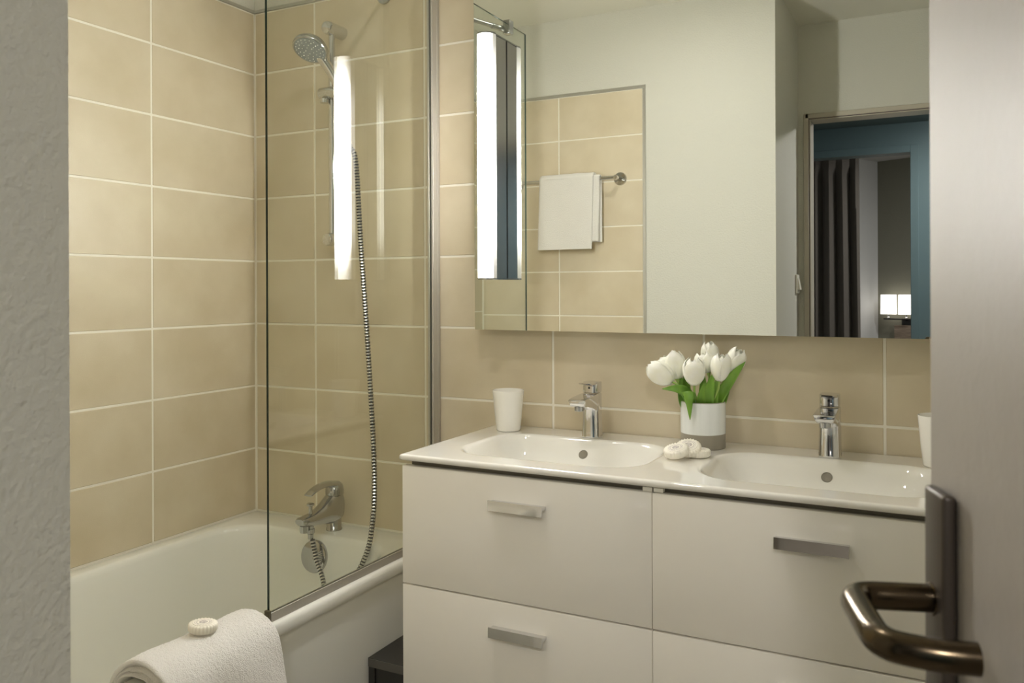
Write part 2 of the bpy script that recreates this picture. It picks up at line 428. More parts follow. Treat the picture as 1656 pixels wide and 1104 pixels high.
A = Vector((1.409, -7.03, 0)); do = Vector((.893, .45, 0)); dl = Vector((-.45, .893, 0))
def wall_seg(bm, p, q, th, z0, z1):
    d = (q - p).normalized(); n = Vector((d.y, -d.x, 0)) * th
    pts = [p, q, q + n, p + n]
    lo = [bm.verts.new((v.x, v.y, z0)) for v in pts]; hi = [bm.verts.new((v.x, v.y, z1)) for v in pts]
    for i in range(4):
        j = (i + 1) % 4; bm.faces.new((lo[i], lo[j], hi[j], hi[i]))
    bm.faces.new(lo[::-1]); bm.faces.new(hi)
bm = bmesh.new(); wall_seg(bm, A, A + do * 3, .1, 0, CEIL)
struct('wall_bedroom_far', bm, M['olive'], 'dark olive bedroom wall behind the lit wall lamp', 'wall')
bm = bmesh.new(); wall_seg(bm, A + dl * 3.0, A, .1, 0, CEIL)
struct('wall_bedroom_side', bm, M['palewall'], 'pale grey bedroom wall beside the dark curtain', 'wall')
B = A + do * 3; Cc = A + dl * 3.0
bm = bmesh.new(); wall_seg(bm, B, Vector((B.x, YC - .1, 0)), .1, 0, CEIL)
struct('wall_bedroom_end', bm, M['palewall'], 'pale bedroom wall out of sight to the right', 'wall')
bm = bmesh.new(); wall_seg(bm, Vector((Cc.x, YC - .1, 0)), Cc, .1, 0, CEIL)
struct('wall_bedroom_near', bm, M['palewall'], 'pale bedroom wall out of sight to the left', 'wall')
struct('floor_bedroom', bx(-.2, 4.3, -7.3, YC - .1, -.12, 0), M['floor'], 'bedroom floor beyond the corridor', 'floor')
struct('ceiling_bedroom', bx(-.2, 4.3, -7.3, YC - .1, CEIL, CEIL + .1), M['palewall'], 'white bedroom ceiling seen above the curtain', 'ceiling')

cu = thing('curtain', 'dark brown pleated curtain hanging in the bedroom, seen in the mirror', 'curtain', (1.1, -5.6, 0))
rings = []
zs = [.02, .4, .9, 1.4, 1.9, 2.2, 2.27, 2.29, 2.355]
for z in zs:
    amp = .034 if z < 2.25 else .014
    ring = []
    for k in range(161):
        t = k / 160; x = .66 + (.695 if z > 2.2 else .695 + .02 * (2.2 - z) / 2.2) * t
        ph = 2 * math.pi * t * 6.5 + .5 * math.sin(5 * t + z * .6)
        ring.append(Vector((x + .008 * math.sin(ph * 2), -5.6 + amp * math.sin(ph) + .012 * math.sin(11 * t), z)))
    rings.append(ring)
bm = bmesh.new(); loft(bm, rings, closed=False)
c = obj('fabric', bm, M['curtain'], cu, angle=80); md = c.modifiers.new('thick', 'SOLIDIFY'); md.thickness = .004
bm = bx(.5, 1.38, -5.61, -5.585, 2.357, 2.377, bev=.003)
box(bm, .7, .715, -5.605, -5.59, 2.377, CEIL); box(bm, 1.3, 1.315, -5.605, -5.59, 2.377, CEIL)
obj('track', bm, M['black'], cu)

bl = thing('bedroom_fill_light', 'added round fill light on the bedroom ceiling, out of sight', 'ceiling light', (2.6, -5.0, CEIL))
bm = bmesh.new(); lathe(bm, [(.0, -.001), (.17, -.001), (.172, -.02), (.15, -.022)], 32, Matrix.Translation((2.6, -5.0, CEIL))); obj('rim', bm, M['chrome_s'], bl)
bm = bmesh.new(); lathe(bm, [(.15, -.012), (.14, -.03), (.08, -.042), (.0005, -.045)], 32, Matrix.Translation((2.6, -5.0, CEIL)), cap1=True); obj('diffuser', bm, M['bedfill'], bl)
wl = thing('wall_lamp', 'bedroom wall lamp with two lit white shades on a black arm', 'wall lamp', (1.60, -6.83, .98))
nrm = Vector((-do.y, do.x, 0))
c1 = Vector((1.5128, -6.85, 0)); c2 = c1 + do * .176
for c in (c1, c2):
    bm = bmesh.new()
    rg = []
    for hw, z in ((.070, .985), (.072, .99), (.069, 1.168), (.067, 1.172)):
        rg.append([c + do * (hw * sx) + nrm * (.018 * sy) + Vector((0, 0, z)) for sx, sy in ((-1, -1), (1, -1), (1, 1), (-1, 1))])
    loft(bm, rg, True, True); obj('shade', bm, M['shade'], wl, False)
    bm = bmesh.new(); lathe(bm, [(.012, .945), (.014, .955), (.008, .962), (.008, .985)], 16, Matrix.Translation(c), True, True); obj('socket', bm, M['chrome'], wl)
bm = bmesh.new(); tube(bm, [c1 - do * .05 + Vector((0, 0, .94)), c2 + do * .05 + Vector((0, 0, .94))], .007, 10); obj('arm', bm, M['black'], wl)
pc = (c1 + c2) / 2 + do * .05
bm = bmesh.new()
dist = (A - pc).dot(nrm)
wall_pt = pc + nrm * dist
rg = [[p + do * (.055 * sx) + Vector((0, 0, .91 + .035 * sz)) for sx, sz in ((-1, -1), (1, -1), (1, 1), (-1, 1))] for p in (wall_pt + nrm * .001, wall_pt + nrm * .03)]
loft(bm, rg, True, True); tube(bm, [wall_pt + nrm * .02 + Vector((0, 0, .93)), pc + Vector((0, 0, .94))], .01, 10); obj('wall_plate', bm, M['black'], wl)
bm = bmesh.new()
p0 = A + do * .20 + nrm * .03; 
rg = [[p0 + do * s + nrm * t + Vector((0, 0, z)) for s, t in ((0, 0), (1.9, 0), (1.9, .03), (0, .03))] for z in (.0, .875, .88)]
loft(bm, rg, True, True)
hb = obj('headboard', bm, M['wood'], None, False); tag(hb, 'brown wooden headboard panel below the bedroom wall lamp', 'headboard')

# ------------------------------------------------------------------ open door with lever handle
DA = math.radians(18.8); Hh = Vector((2.215, -2.17, 0))
dd = Vector((-math.sin(DA), math.cos(DA), 0)); dn = Vector((-math.cos(DA), -math.sin(DA), 0))
def DL(s, h, z): return Hh + dd * s + dn * h + Vector((0, 0, z))
def dbox(s0, s1, h0, h1, z0, z1, bev=.0, seg=2):
    bm = bx(s0, s1, h0, h1, z0, z1, bev=bev, seg=seg)
    for v in bm.verts:
        s, h, z = v.co; v.co = DL(s, h, z)
    bmesh.ops.recalc_face_normals(bm, faces=bm.faces)
    return bm
door = struct('door_1', dbox(.004, .79, -.04, 0, .006, 2.014, .002, 2), M['door'], 'grey beige bathroom door standing open in the right foreground', 'door', True)
bp = obj('backplate', dbox(.743, .776, .0005, .0085, .90, 1.122, .003, 3), M['bronze_d'], door); bp['label'] = 'dark bronze long handle plate'
hp = [(.763, .004), (.763, .018), (.763, .032), (.763, .043), (.7605, .0505), (.753, .0550), (.743, .0563), (.731, .0568), (.719, .0573), (.707, .0576), (.6965, .0568), (.6885, .0525), (.6835, .044), (.680, .034), (.678, .024), (.677, .014)]
bm = bmesh.new(); tube(bm, catmull([DL(s, h, 1.055) for s, h in hp], 5), lambda t: .0084, 24)
lv = obj('lever', bm, M['bronze'], door, angle=60); lv['label'] = 'bent bronze lever returning to the door'
bm = bmesh.new(); Mx = orient(DL(.762, .0085, 1.055), dn); lathe(bm, [(.0098, -.002), (.0098, .0004), (.0092, .0008), (.0082, .0008)], 24, Mx, True); obj('rose', bm, M['bronze'], door)

sw = thing('light_switch', 'white rocker light switch on the recess wall beside the doorway', 'light switch', (XR, -2.137, 1.26))
obj('plate', bx(XR + .0005, XR + .010, -2.177, -2.097, 1.217, 1.304, bev=.003), M['white_plastic'], sw)
bm = bmesh.new(); loft(bm, [[Vector((XR + .009, y, z)) for y, z in ((-2.165, 1.232), (-2.109, 1.232), (-2.109, 1.29), (-2.165, 1.29))], [Vector((XR + d_, y, z)) for y, z, d_ in ((-2.163, 1.234, .020), (-2.111, 1.234, .020), (-2.111, 1.288, .011), (-2.163, 1.288, .011))]], False, True)
obj('rocker', bm, M['white_plastic'], sw)

# ------------------------------------------------------------------ bathtub
tub = thing('bathtub', 'white built-in bathtub with a glass screen on its rim', 'bathtub', (.35, -.8, 0))
bm = bmesh.new()
X1 = .708; Y1 = -1.597
def tr(l, r_, f, b, rad, z): return rr(.002 + l, X1 - r_, Y1 + f, -.002 - b, rad, z, 10)
R_ = [tr(0, .012, 0, 0, .004, .502), tr(0, .002, 0, 0, .004, .503), tr(0, 0, 0, 0, .006, .508), tr(0, 0, 0, 0, .006, .524), tr(0, .002, 0, 0, .006, .530), tr(.002, .006, .002, .002, .008, .5343), tr(.006, .012, .006, .006, .012, .5355),
      tr(.040, .056, .08, .108, .125, .5355), tr(.046, .062, .086, .115, .125, .534), tr(.051, .068, .092, .121, .125, .529), tr(.055, .073, .098, .126, .125, .519),
      tr(.060, .079, .11, .133, .125, .49), tr(.072, .094, .16, .150, .125, .38), tr(.085, .110, .22, .170, .125, .25), tr(.10, .125, .26, .19, .12, .17), tr(.13, .155, .30, .22, .10, .135), tr(.19, .21, .38, .28, .06, .125)]
loft(bm, R_, False, True)
obj('shell', bm, M['enamel'], tub, angle=60)
obj('apron', bx(.690, .697, Y1, -.002, 0, .5015), M['enamel'], tub, False)
ov = orient((.358, -.137, .476), (0, -.99, .14))
bm = bmesh.new(); lathe(bm, [(.046, -.004), (.0465, .004), (.044, .009), (.038, .0115), (.02, .0135), (.0005, .014)], 40, ov, True, True)
wk = obj('overflow_dial', bm, M['chrome_d'], tub)
bm = bmesh.new()
for k in range(9):                       # fluted grip wedge
    a = math.radians(-40 + 9.0 * k)
    p0 = ov @ Vector((.004 * math.cos(a), .004 * math.sin(a), .015)); p1 = ov @ Vector((.038 * math.cos(a), .038 * math.sin(a), .0125))
    tube(bm, [p0, p1], lambda t: .0006 + .0021 * t, 8)
o = bpy.data.objects.new('grip', mesh_of('grip', bm, M['chrome_s'])); COL.objects.link(o); o.parent = wk

# ------------------------------------------------------------------ glass bath screen
GX = .689
sc = thing('bath_screen', 'clear glass bath screen with aluminium wall profile standing on the tub rim', 'bath screen', (GX, -.35, .5355))
bm = bmesh.new(); box(bm, GX - .003, GX + .003, -.674, -.022, .549, 2.122)
for f in bm.faces:
    f.material_index = 0 if abs(f.normal.x) > .5 or f.calc_center_median().x in (GX - .003, GX + .003) else 1
bm.normal_update()
for f in bm.faces: f.material_index = 0 if abs(f.normal.x) > .5 else 1
gp = obj('glass_pane', bm, [M['glass'], M['glassedge']], sc, False)
bm = bmesh.new(); box(bm, GX - .012, GX + .012, -.014, -.0005, .537, 2.125, bev=.002, seg=2); box(bm, GX - .010, GX - .0032, -.034, -.013, .537, 2.125, bev=.001, seg=1); box(bm, GX + .0032, GX + .010, -.034, -.013, .537, 2.125, bev=.001, seg=1)
obj('wall_profile', bm, M['alu'], sc)
bm = bmesh.new(); box(bm, GX - .006, GX - .0032, -.672, -.036, .5357, .556, bev=.0008, seg=1); box(bm, GX + .0032, GX + .006, -.672, -.036, .5357, .556, bev=.0008, seg=1); box(bm, GX - .0031, GX + .0031, -.6715, -.0365, .5359, .5485)
obj('bottom_profile', bm, M['alu'], sc, False)
obj('corner_cap', bx(GX - .0066, GX + .0066, -.680, -.6725, .536, .562, bev=.001, seg=1), pm('seal_cap', (.10, .085, .05), .4), sc)
cl_ = bmesh.new(); box(cl_, GX - .013, GX + .013, -.562, -.532, 2.088, 2.134, bev=.002, seg=1)
obj('clamp', cl_, M['chrome_s'], sc)
bm = bmesh.new(); q0 = Vector((GX - .013, -.540, 2.106)); q1 = Vector((.513, -.001, 2.106)); tube(bm, [q0, q0.lerp(q1, .1)], .0095, 16); tube(bm, [q0, q1], .0075, 16); lathe(bm, [(.024, 0), (.024, .006), (.01, .009)], 24, orient((.513, -.0008, 2.106), (0, -1, 0)), True, True)
obj('brace_bar', bm, M['chrome_s'], sc)

# ------------------------------------------------------------------ shower rail and hand shower
PX, PY = .355, -.05
sr = thing('shower_rail', 'vertical chrome shower rail fixed to the tiled wall', 'shower rail', (PX, 0, 1.39))
bm = bmesh.new(); tube(bm, [(PX, PY, 1.385), (PX, PY, 2.025)], .0098, 20); obj('pole', bm, M['chrome'], sr)
for z in (2.018, 1.392):
    bm = bmesh.new(); lathe(bm, [(.020, .0005), (.020, .055), (.0195, .070), (.017, .076), (.010, .079), (.0005, .080)], 32, orient((PX, 0, z), (0, -1, 0)), True, True); obj('bracket', bm, M['chrome'], sr)
bm = bmesh.new(); lathe(bm, [(.0005, -.033), (.016, -.032), (.0185, -.029), (.0185, .03), (.017, .034), (.0005, .035)], 28, orient((PX, PY - .012, 1.826), (1, 0, 0)), True, True)
lathe(bm, [(.013, -.030), (.013, -.018)], 20, Matrix.Translation((PX - .012, PY - .02, 1.826)), True, True)
obj('slider', bm, M['chrome'], sr)
bm = bmesh.new(); lathe(bm, [(.0165, -.024), (.020, .02), (.018, .021), (.0145, -.022)], 24, orient((.402, -.062, 1.822), (-.15, -.30, .95))); tube(bm, [(.372, -.06, 1.824), (.39, -.062, 1.823)], .012, 14)
obj('holder', bm, M['chrome'], sr)

hs = thing('hand_shower', 'chrome hand shower with a round spray head and ribbed metal hose', 'hand shower', (.402, -.062, 1.75))
Hc = Vector((.355, -.145, 1.935)); hn = Vector((.03, -.52, -.86)).normalized()
Mh = orient(Hc, hn)
bm = bmesh.new(); lathe(bm, [(.0005, -.030), (.022, -.029), (.040, -.022), (.050, -.010), (.0525, .0), (.052, .004), (.049, .006), (.046, .0045)], 48, Mh, True); obj('spray_head', bm, M['chrome_s'], hs, angle=60)
bm = bmesh.new(); lathe(bm, [(.0465, .0035), (.046, .0052), (.03, .0062), (.0005, .0065)], 40, Mh, True, True); fp = obj('face_plate', bm, M['head_face'], hs)
bm = bmesh.new()
for rad_, nn in ((.041, 20), (.032, 14), (.022, 9), (.012, 5)):
    for k in range(nn):
        a = 2 * math.pi * (k + .3 * rad_ * 100) / nn
        bmesh.ops.create_icosphere(bm, subdivisions=1, radius=.0016, matrix=Mh @ Matrix.Translation((rad_ * math.cos(a), rad_ * math.sin(a), .0066)))
nz_ = bpy.data.objects.new('nozzles', mesh_of('nozzles', bm, M['nozzle'])); COL.objects.link(nz_); nz_.parent = fp; nz_['kind'] = 'stuff'
bm = bmesh.new()
tube(bm, catmull([Hc - hn * .016 + Vector((.0, .012, -.008)), (.362, -.108, 1.922), (.377, -.085, 1.885), (.391, -.070, 1.845), (.400, -.062, 1.80), (.408, -.060, 1.735), (.413, -.060, 1.70)], 8), lambda t: .017 - .006 * min(1, t * 1.3) if t < .93 else .0105, 20)
obj('grip', bm, M['chrome'], hs, angle=60)
hpts = [(.413, -.060, 1.70), (.430, -.06, 1.66), (.451, -.06, 1.609), (.479, -.075, 1.3656), (.517, -.095, 1.082), (.5595, -.125, .758), (.5655, -.143, .5905), (.540, -.158, .483), (.48, -.22, .36), (.40, -.35, .22), (.33, -.52, .145), (.40, -.64, .139), (.50, -.56, .143), (.52, -.40, .20), (.4707, -.24, .34), (.4307, -.186, .4194), (.3916, -.17, .48), (.3719, -.166, .5408)]
hc = catmull(hpts, 40)
seg = [0]
for a, b in zip(hc[:-1], hc[1:]): seg.append(seg[-1] + (b - a).length)
PITCH = .0088
nst = int(seg[-1] / PITCH)
samp = []; rads = []; idx = 0
for i in range(nst * 4 + 1):
    s = i * PITCH / 4
    while idx < len(seg) - 2 and seg[idx + 1] < s: idx += 1
    t = (s - seg[idx]) / max(1e-9, seg[idx + 1] - seg[idx]); samp.append(hc[idx].lerp(hc[idx + 1], min(1, t)))
    rads.append((.0066, .0080, .0080, .0066)[i % 4])
bm = bmesh.new(); fr = frames(samp); rg = []
for (p, t, a, b), r in zip(fr, rads):
    rg.append([p + a * (r * math.cos(2 * math.pi * k / 10)) + b * (r * math.sin(2 * math.pi * k / 10)) for k in range(10)])
vr = loft(bm, rg)
bm.faces.ensure_lookup_table()
for i, f in enumerate(bm.faces):
    f.material_index = 1 if (i // 10) % 4 in (2, 3) else 0
obj('hose', bm, [M['hose'], M['hosegap']], hs, angle=30)

# ------------------------------------------------------------------ bath mixer
mx_ = thing('bath_mixer', 'chrome single-lever bath mixer standing on the tub rim', 'tap', (.367, -.063, .5355))
XM = .367
bm = bmesh.new(); lathe(bm, [(.0235, .5358), (.0235, .540), (.0215, .542), (.0215, .58)], 28, Matrix.Translation((XM, -.063, 0)), True)
sec = [(-.036, .607, .030, .010), (-.038, .607, .036, .018), (-.045, .606, .042, .0245), (-.063, .604, .046, .027), (-.085, .600, .042, .027), (-.105, .595, .033, .0255), (-.13, .591, .0245, .024), (-.16, .5885, .0185, .0225), (-.19, .590, .0145, .0215), (-.206, .592, .0115, .0195), (-.213, .594, .007, .015)]
loft(bm, [[Vector((XM + rx * math.copysign(abs(math.cos(a)) ** .75, math.cos(a)), y, zc + rz * math.copysign(abs(math.sin(a)) ** .75, math.sin(a)))) for a in [2 * math.pi * k / 28 for k in range(28)]] for y, zc, rz, rx in sec], True, True)
obj('body', bm, M['chrome_d'], mx_, angle=50)
bm = bmesh.new(); lathe(bm, [(.012, .560), (.0125, .562), (.0125, .579)], 20, Matrix.Translation((XM, -.193, 0)), True); obj('aerator', bm, M['chrome_s'], mx_)
bm = bmesh.new(); lathe(bm, [(.027, .640), (.0272, .652), (.024, .668), (.015, .676), (.0005, .678)], 28, Matrix.Translation((XM, -.060, 0)), True, True)
lp = catmull([(XM, -.05, .660), (XM, -.075, .672), (XM, -.10, .676), (XM, -.13, .675), (XM, -.155, .669), (XM, -.176, .660)], 6)
fr = frames(lp); rg = []
for i, (p, t, a, b) in enumerate(fr):
    k = i / (len(fr) - 1); wd = .021 - .006 * k; th = .009 * (1 - k) + .0028
    rg.append([p + Vector((1, 0, 0)) * (wd * math.cos(q) * (1 if abs(math.cos(q)) < .99 else 1)) + Vector((1, 0, 0)).cross(t) * (th * math.sin(q)) for q in [2 * math.pi * j / 20 for j in range(20)]])
loft(bm, rg, True, True); obj('lever', bm, M['chrome_d'], mx_, angle=60)
bm = bmesh.new(); lathe(bm, [(.0055, .600), (.0055, .628), (.0105, .630), (.0108, .635), (.008, .637), (.0005, .6375)], 20, Matrix.Translation((XM, -.166, 0)), True, True); obj('diverter_knob', bm, M['chrome_d'], mx_)
bm = bmesh.new(); lathe(bm, [(.0095, .580), (.0095, .566), (.0115, .564), (.0115, .552), (.0085, .549), (.0078, .535)], 20, Matrix.Translation((XM, -.166, 0)), True, True); obj('hose_connector', bm, M['chrome_s'], mx_)

# ------------------------------------------------------------------ vanity cabinets
XL, XM2, XRR, ZC = .8875, 1.4685, 2.0495, .8745
YV = -.463
def cabinet(x0, x1, label):
    t = thing('vanity_cabinet', label, 'cabinet', ((x0 + x1) / 2, -.23, .345), 'vanity cabinets under the washbasin')
    bm = bmesh.new()
    box(bm, x0 + .001, x0 + .018, YV + .02, -.003, .345, .844); box(bm, x1 - .018, x1 - .001, YV + .02, -.003, .345, .844)
    box(bm, x0 + .018, x1 - .018, YV + .02, -.003, .345, .363); box(bm, x0 + .018, x1 - .018, -.018, -.003, .363, .75)
    obj('carcass', bm, M['lacquer'], t, False)
    obj('channel', bx(x0 + .012, x1 - .0015, YV + .022, YV + .030, .8445, .8598), M['gap'], t, False)  # dark strip in the gap under the top, shade put into its colour
    for z0, z1 in ((.587, .8495), (.345, .5835)):
        d = obj('drawer', bx(x0 + .0007, x1 - .0007, YV, YV + .0195, z0, z1, bev=.0012, seg=2), M['lacquer'], t)
        cx = (x0 + x1) / 2 + .003; zt = z1 - .048
        bm = bmesh.new()
        # folded chrome pull: slim blade tilted forward on a short return
        prof = [(YV - .0005, zt - .004), (YV - .0005, zt - .010), (YV - .018, zt - .0105), (YV - .0195, zt - .0215), (YV - .023, zt - .0215), (YV - .0225, zt - .0005), (YV - .0190, zt - .0005), (YV - .0185, zt - .0045)]
        loft(bm, [[Vector((x, y, z)) for y, z in prof] for x in (cx - .0625, cx + .0625)], True, True)
        bmesh.ops.recalc_face_normals(bm, faces=bm.faces)
        sub('handle', bm, M['chrome'], d, smooth=False)
    return t
cabinet(XL, XM2, 'ivory lacquered two-drawer cabinet beside the bathtub')
cabinet(XM2, XRR, 'ivory lacquered two-drawer cabinet next to the open door')

# ------------------------------------------------------------------ double washbasin top
wb = thing('washbasin', 'white ceramic double washbasin top with two rounded bowls', 'washbasin', (XM2, -.23, ZC - .015))
X0, X1w, Y0, Y1w = .8865, 2.0505, -.461, -.0035
def bowl(x, y):
    zz = 0
    for cx in (1.189, 1.748):
        qx = abs(x - cx) - (.224 - .09); qy = abs(y + .250) - (.146 - .09)
        d = math.hypot(max(qx, 0), max(qy, 0)) + min(max(qx, qy), 0) - .09
        if d < .004:
            e = .004 - d                              # distance in from the soft rolled lip
            zz -= 50 * e * e if e < .018 else .0162 + .0846 * (1 - math.exp(-(e - .018) / .047))
    return zz
bm = bmesh.new()
NX, NY = 388, 153
G = [[None] * (NY + 1) for _ in range(NX + 1)]
for i in range(NX + 1):
    for j in range(NY + 1):
        x = X0 + (X1w - X0) * i / NX; y = Y0 + (Y1w - Y0) * j / NY
        G[i][j] = bm.verts.new((x, y, ZC + bowl(x, y)))
for i in range(NX):
    for j in range(NY):
        bm.faces.new((G[i][j], G[i + 1][j], G[i + 1][j + 1], G[i][j + 1]))
ring = [(i, 0) for i in range(NX)] + [(NX, j) for j in range(NY)] + [(i, NY) for i in range(NX, 0, -1)] + [(0, j) for j in range(NY, 0, -1)]
prev = [G[i][j] for i, j in ring]
for off, dz in ((.003, -.0008), (.0055, -.003), (.0068, -.0065), (.0062, -.010), (.0035, -.0130), (-.002, -.0145), (-.03, -.0146)):
    cur = []
    for i, j in ring:
        nx = -1 if i == 0 else (1 if i == NX else 0); ny = -1 if j == 0 else 0
        if nx and ny: nx *= .7; ny *= .7
        v = G[i][j].co; cur.append(bm.verts.new((v.x + nx * off, v.y + ny * off, ZC + dz)))
    for k in range(len(ring)):
        l = (k + 1) % len(ring); bm.faces.new((prev[l], prev[k], cur[k], cur[l]))
    prev = cur
bmesh.ops.recalc_face_normals(bm, faces=bm.faces)
top = obj('basin_top', bm, M['ceramic'], wb, angle=75)
for cx in (1.189, 1.748):
    # grey disc for each bowl's rear overflow hole, hole's shade put into the colour
    y = -.1295; z = ZC + bowl(cx, y); n_ = Vector((0, -(bowl(cx, y + .002) - bowl(cx, y - .002)) / .004, 1)).normalized()
    Mo = orient((cx, y, z), n_)
    bm = bmesh.new(); lathe(bm, [(.0115, -.002), (.0115, .0008), (.0105, .0012), (.0098, .0006), (.0095, -.0035), (.0005, -.004)], 28, Mo)
    lathe(bm, [(.0098, .0004), (.006, .0003), (.0005, .0002)], 28, Mo, False, True)
    obj('overflow', bm, M['overflow'], wb)
for dx in (-.011, .011):
    obj('fixing_clip', bx(XM2 + dx - .0095, XM2 + dx + .0095, YV + .005, YV + .02, .8505, .8590, bev=.0008, seg=1), M['white_plastic'], wb)

# ------------------------------------------------------------------ basin taps
def basin_tap(x, label):
    t = thing('basin_tap', label, 'tap', (x, -.068, ZC), 'taps on the double washbasin')
    O = Matrix.Translation((x, -.068, ZC))
    def add(name, bm, mat, angle=35):
        bm.transform(O); return obj(name, bm, mat, t, angle=angle)
    bm = bmesh.new()
    R0 = []
    for z, hw, hf, hb_ in ((.0003, .0235, .0245, .0225), (.002, .0242, .0252, .0232), (.004, .0238, .0248, .023), (.05, .0226, .0232, .0222), (.085, .0222, .0236, .022), (.1075, .0222, .026, .022), (.109, .0215, .025, .0212)):
        R0.append(rr(-hw, hw, -hf, hb_, .0185, z, 6))
    loft(bm, R0, True, True); add('body', bm, M['chrome'])
    bm = bmesh.new(); R1 = []
    for y, zt, zb, wt, wb_ in ((-.005, .109, .066, .0215, .019), (-.02, .1088, .068, .022, .0185), (-.045, .1075, .077, .0225, .0175), (-.075, .1055, .0825, .0228, .017), (-.093, .1040, .0845, .0228, .0165), (-.1005, .1025, .088, .0222, .0165), (-.1025, .1000, .091, .0205, .0160)):
        R1.append([Vector((-wt, y, zt - .0015)), Vector((-wt + .002, y, zt)), Vector((wt - .002, y, zt)), Vector((wt, y, zt - .0015)), Vector((wb_ + (wt - wb_) * .55, y, zb + (zt - zb) * .35)), Vector((wb_, y, zb + .001)), Vector((wb_ - .003, y, zb)), Vector((-wb_ + .003, y, zb)), Vector((-wb_, y, zb + .001)), Vector((-wb_ - (wt - wb_) * .55, y, zb + (zt - zb) * .35))])
    loft(bm, R1, True, True); bmesh.ops.recalc_face_normals(bm, faces=bm.faces); add('spout', bm, M['chrome'])
    bm = bmesh.new(); lathe(bm, [(.0105, .0745), (.0115, .0755), (.0118, .086)], 24, Matrix.Translation((0, -.086, 0)), True); add('aerator', bm, M['chrome_s'])
    bm = bmesh.new()
    loft(bm, [rr(-.0195, .0195, -.0205, .020, .012, .1105, 5), rr(-.0205, .0205, -.0215, .021, .012, .1115, 5), rr(-.0205, .0205, -.0215, .021, .012, .1355, 5), rr(-.0195, .0195, -.0205, .020, .011, .137, 5)], True, True)
    R2 = []
    for y, zc, wd, th in ((.0, .1345, .019, .0028), (-.018, .1345, .0185, .0028), (-.034, .1338, .0175, .0026), (-.045, .1348, .0168, .0024), (-.053, .1372, .0150, .0020), (-.056, .1382, .0120, .0012)):
        R2.append([Vector((wd * math.copysign(abs(math.cos(a)) ** .5, math.cos(a)), y, zc + th * math.copysign(abs(math.sin(a)) ** .6, math.sin(a)))) for a in [2 * math.pi * k / 20 for k in range(20)]])
    loft(bm, R2, True, True); bmesh.ops.recalc_face_normals(bm, faces=bm.faces); lever = add('lever', bm, M['chrome'])
    bm = bmesh.new(); lathe(bm, [(.0028, 0), (.0028, .0008), (.0005, .001)], 14, orient((0, -.0213, .1235), (0, -1, 0)), True, True); bm.transform(O)
    sub('indicator', bm, M['black'], lever).matrix_parent_inverse = Matrix()
    return t
basin_tap(1.189, 'chrome basin tap between the white cup and the tulips')
basin_tap(1.748, 'chrome basin tap to the right of the tulip vase')

# ------------------------------------------------------------------ wall mirror and its lamp
YM = -.05
mr = thing('wall_mirror', 'large frameless wall mirror above the double washbasin', 'mirror', (1.45, YM, 1.134))
bm = bx(.8415, 2.07, YM, YM + .005, 1.1345, 2.19)
bm.normal_update()
for f in bm.faces: f.material_index = 0 if f.normal.y < -.5 else 1
obj('mirror_glass', bm, [M['mirror'], M['mirroredge']], mr, False)
obj('back_panel', bx(.856, 2.056, YM + .0055, -.0005, 1.150, 2.175), M['carcass'], mr, False)

LX0, LX1, LC, LY, LR = .8985, .9415, .920, -.121, .0246; LZ0, LZ1 = 1.2685, 1.905
ml = thing('mirror_lamp', 'tall white lit tube lamp on a chrome housing, fixed to the mirror', 'wall lamp', (LC, YM, LZ0))
obj('housing', bx(LX0, LX1, -.113, YM - .0005, LZ0 + .004, LZ1 - .004), M['chrome_b'], ml, False)
def dpro(r, z):                      # round opal tube, open at the back where it grips the housing
    return [Vector((LC + r * math.sin(a), LY - r * math.cos(a), z)) for a in [math.radians(-140 + 280 * k / 36) for k in range(37)]]
bm = bmesh.new(); loft(bm, [dpro(LR, LZ0 + .004), dpro(LR, (LZ0 + LZ1) / 2), dpro(LR, LZ1 - .004)], True, True, True)
bmesh.ops.recalc_face_normals(bm, faces=bm.faces)
obj('diffuser', bm, M['opal'], ml, angle=60)
for z0, z1 in ((LZ0, LZ0 + .0038), (LZ1 - .0038, LZ1)):
    bm = bmesh.new()
    def epro(z):
        return [Vector((LC + (LR + .0007) * math.sin(a), LY - (LR + .0007) * math.cos(a), z)) for a in [math.radians(-112 + 224 * k / 30) for k in range(31)]] + [Vector((LX1 + .0005, YM - .001, z)), Vector((LX0 - .0005, YM - .001, z))]
    loft(bm, [epro(z0), epro(z1)], True, True); bmesh.ops.recalc_face_normals(bm, faces=bm.faces)
    obj('end_cap', bm, M['chrome_s'], ml, False)
obj('seam', bx(LX0 - .0008, LX1 + .0008, YM - .0022, YM - .0004, LZ0 + .004, LZ1 - .004), M['black'], ml, False)

# ------------------------------------------------------------------ things on the washbasin
def cup(x, y, label):
    t = bmesh.new()
    lathe(t, [(.0005, .0005), (.0285, .0), (.0305, .0012), (.0315, .004), (.0355, .04), (.0395, .085), (.0412, .1035), (.0409, .1050), (.0398, .1054), (.0388, .1045), (.0375, .09), (.034, .05), (.029, .008), (.0005, .005)], 48, None, True, True)
    o = obj('tumbler', t, M['porcelain'], None, angle=60); o.location = (x, y, ZC + .0004)
    return tag(o, label, 'cup', 'white tumblers on the washbasin')
cup(.958, -.080, 'white ceramic tumbler on the washbasin corner next to the bathtub')
cup(1.9625, -.088, 'white ceramic tumbler half hidden by the open door')

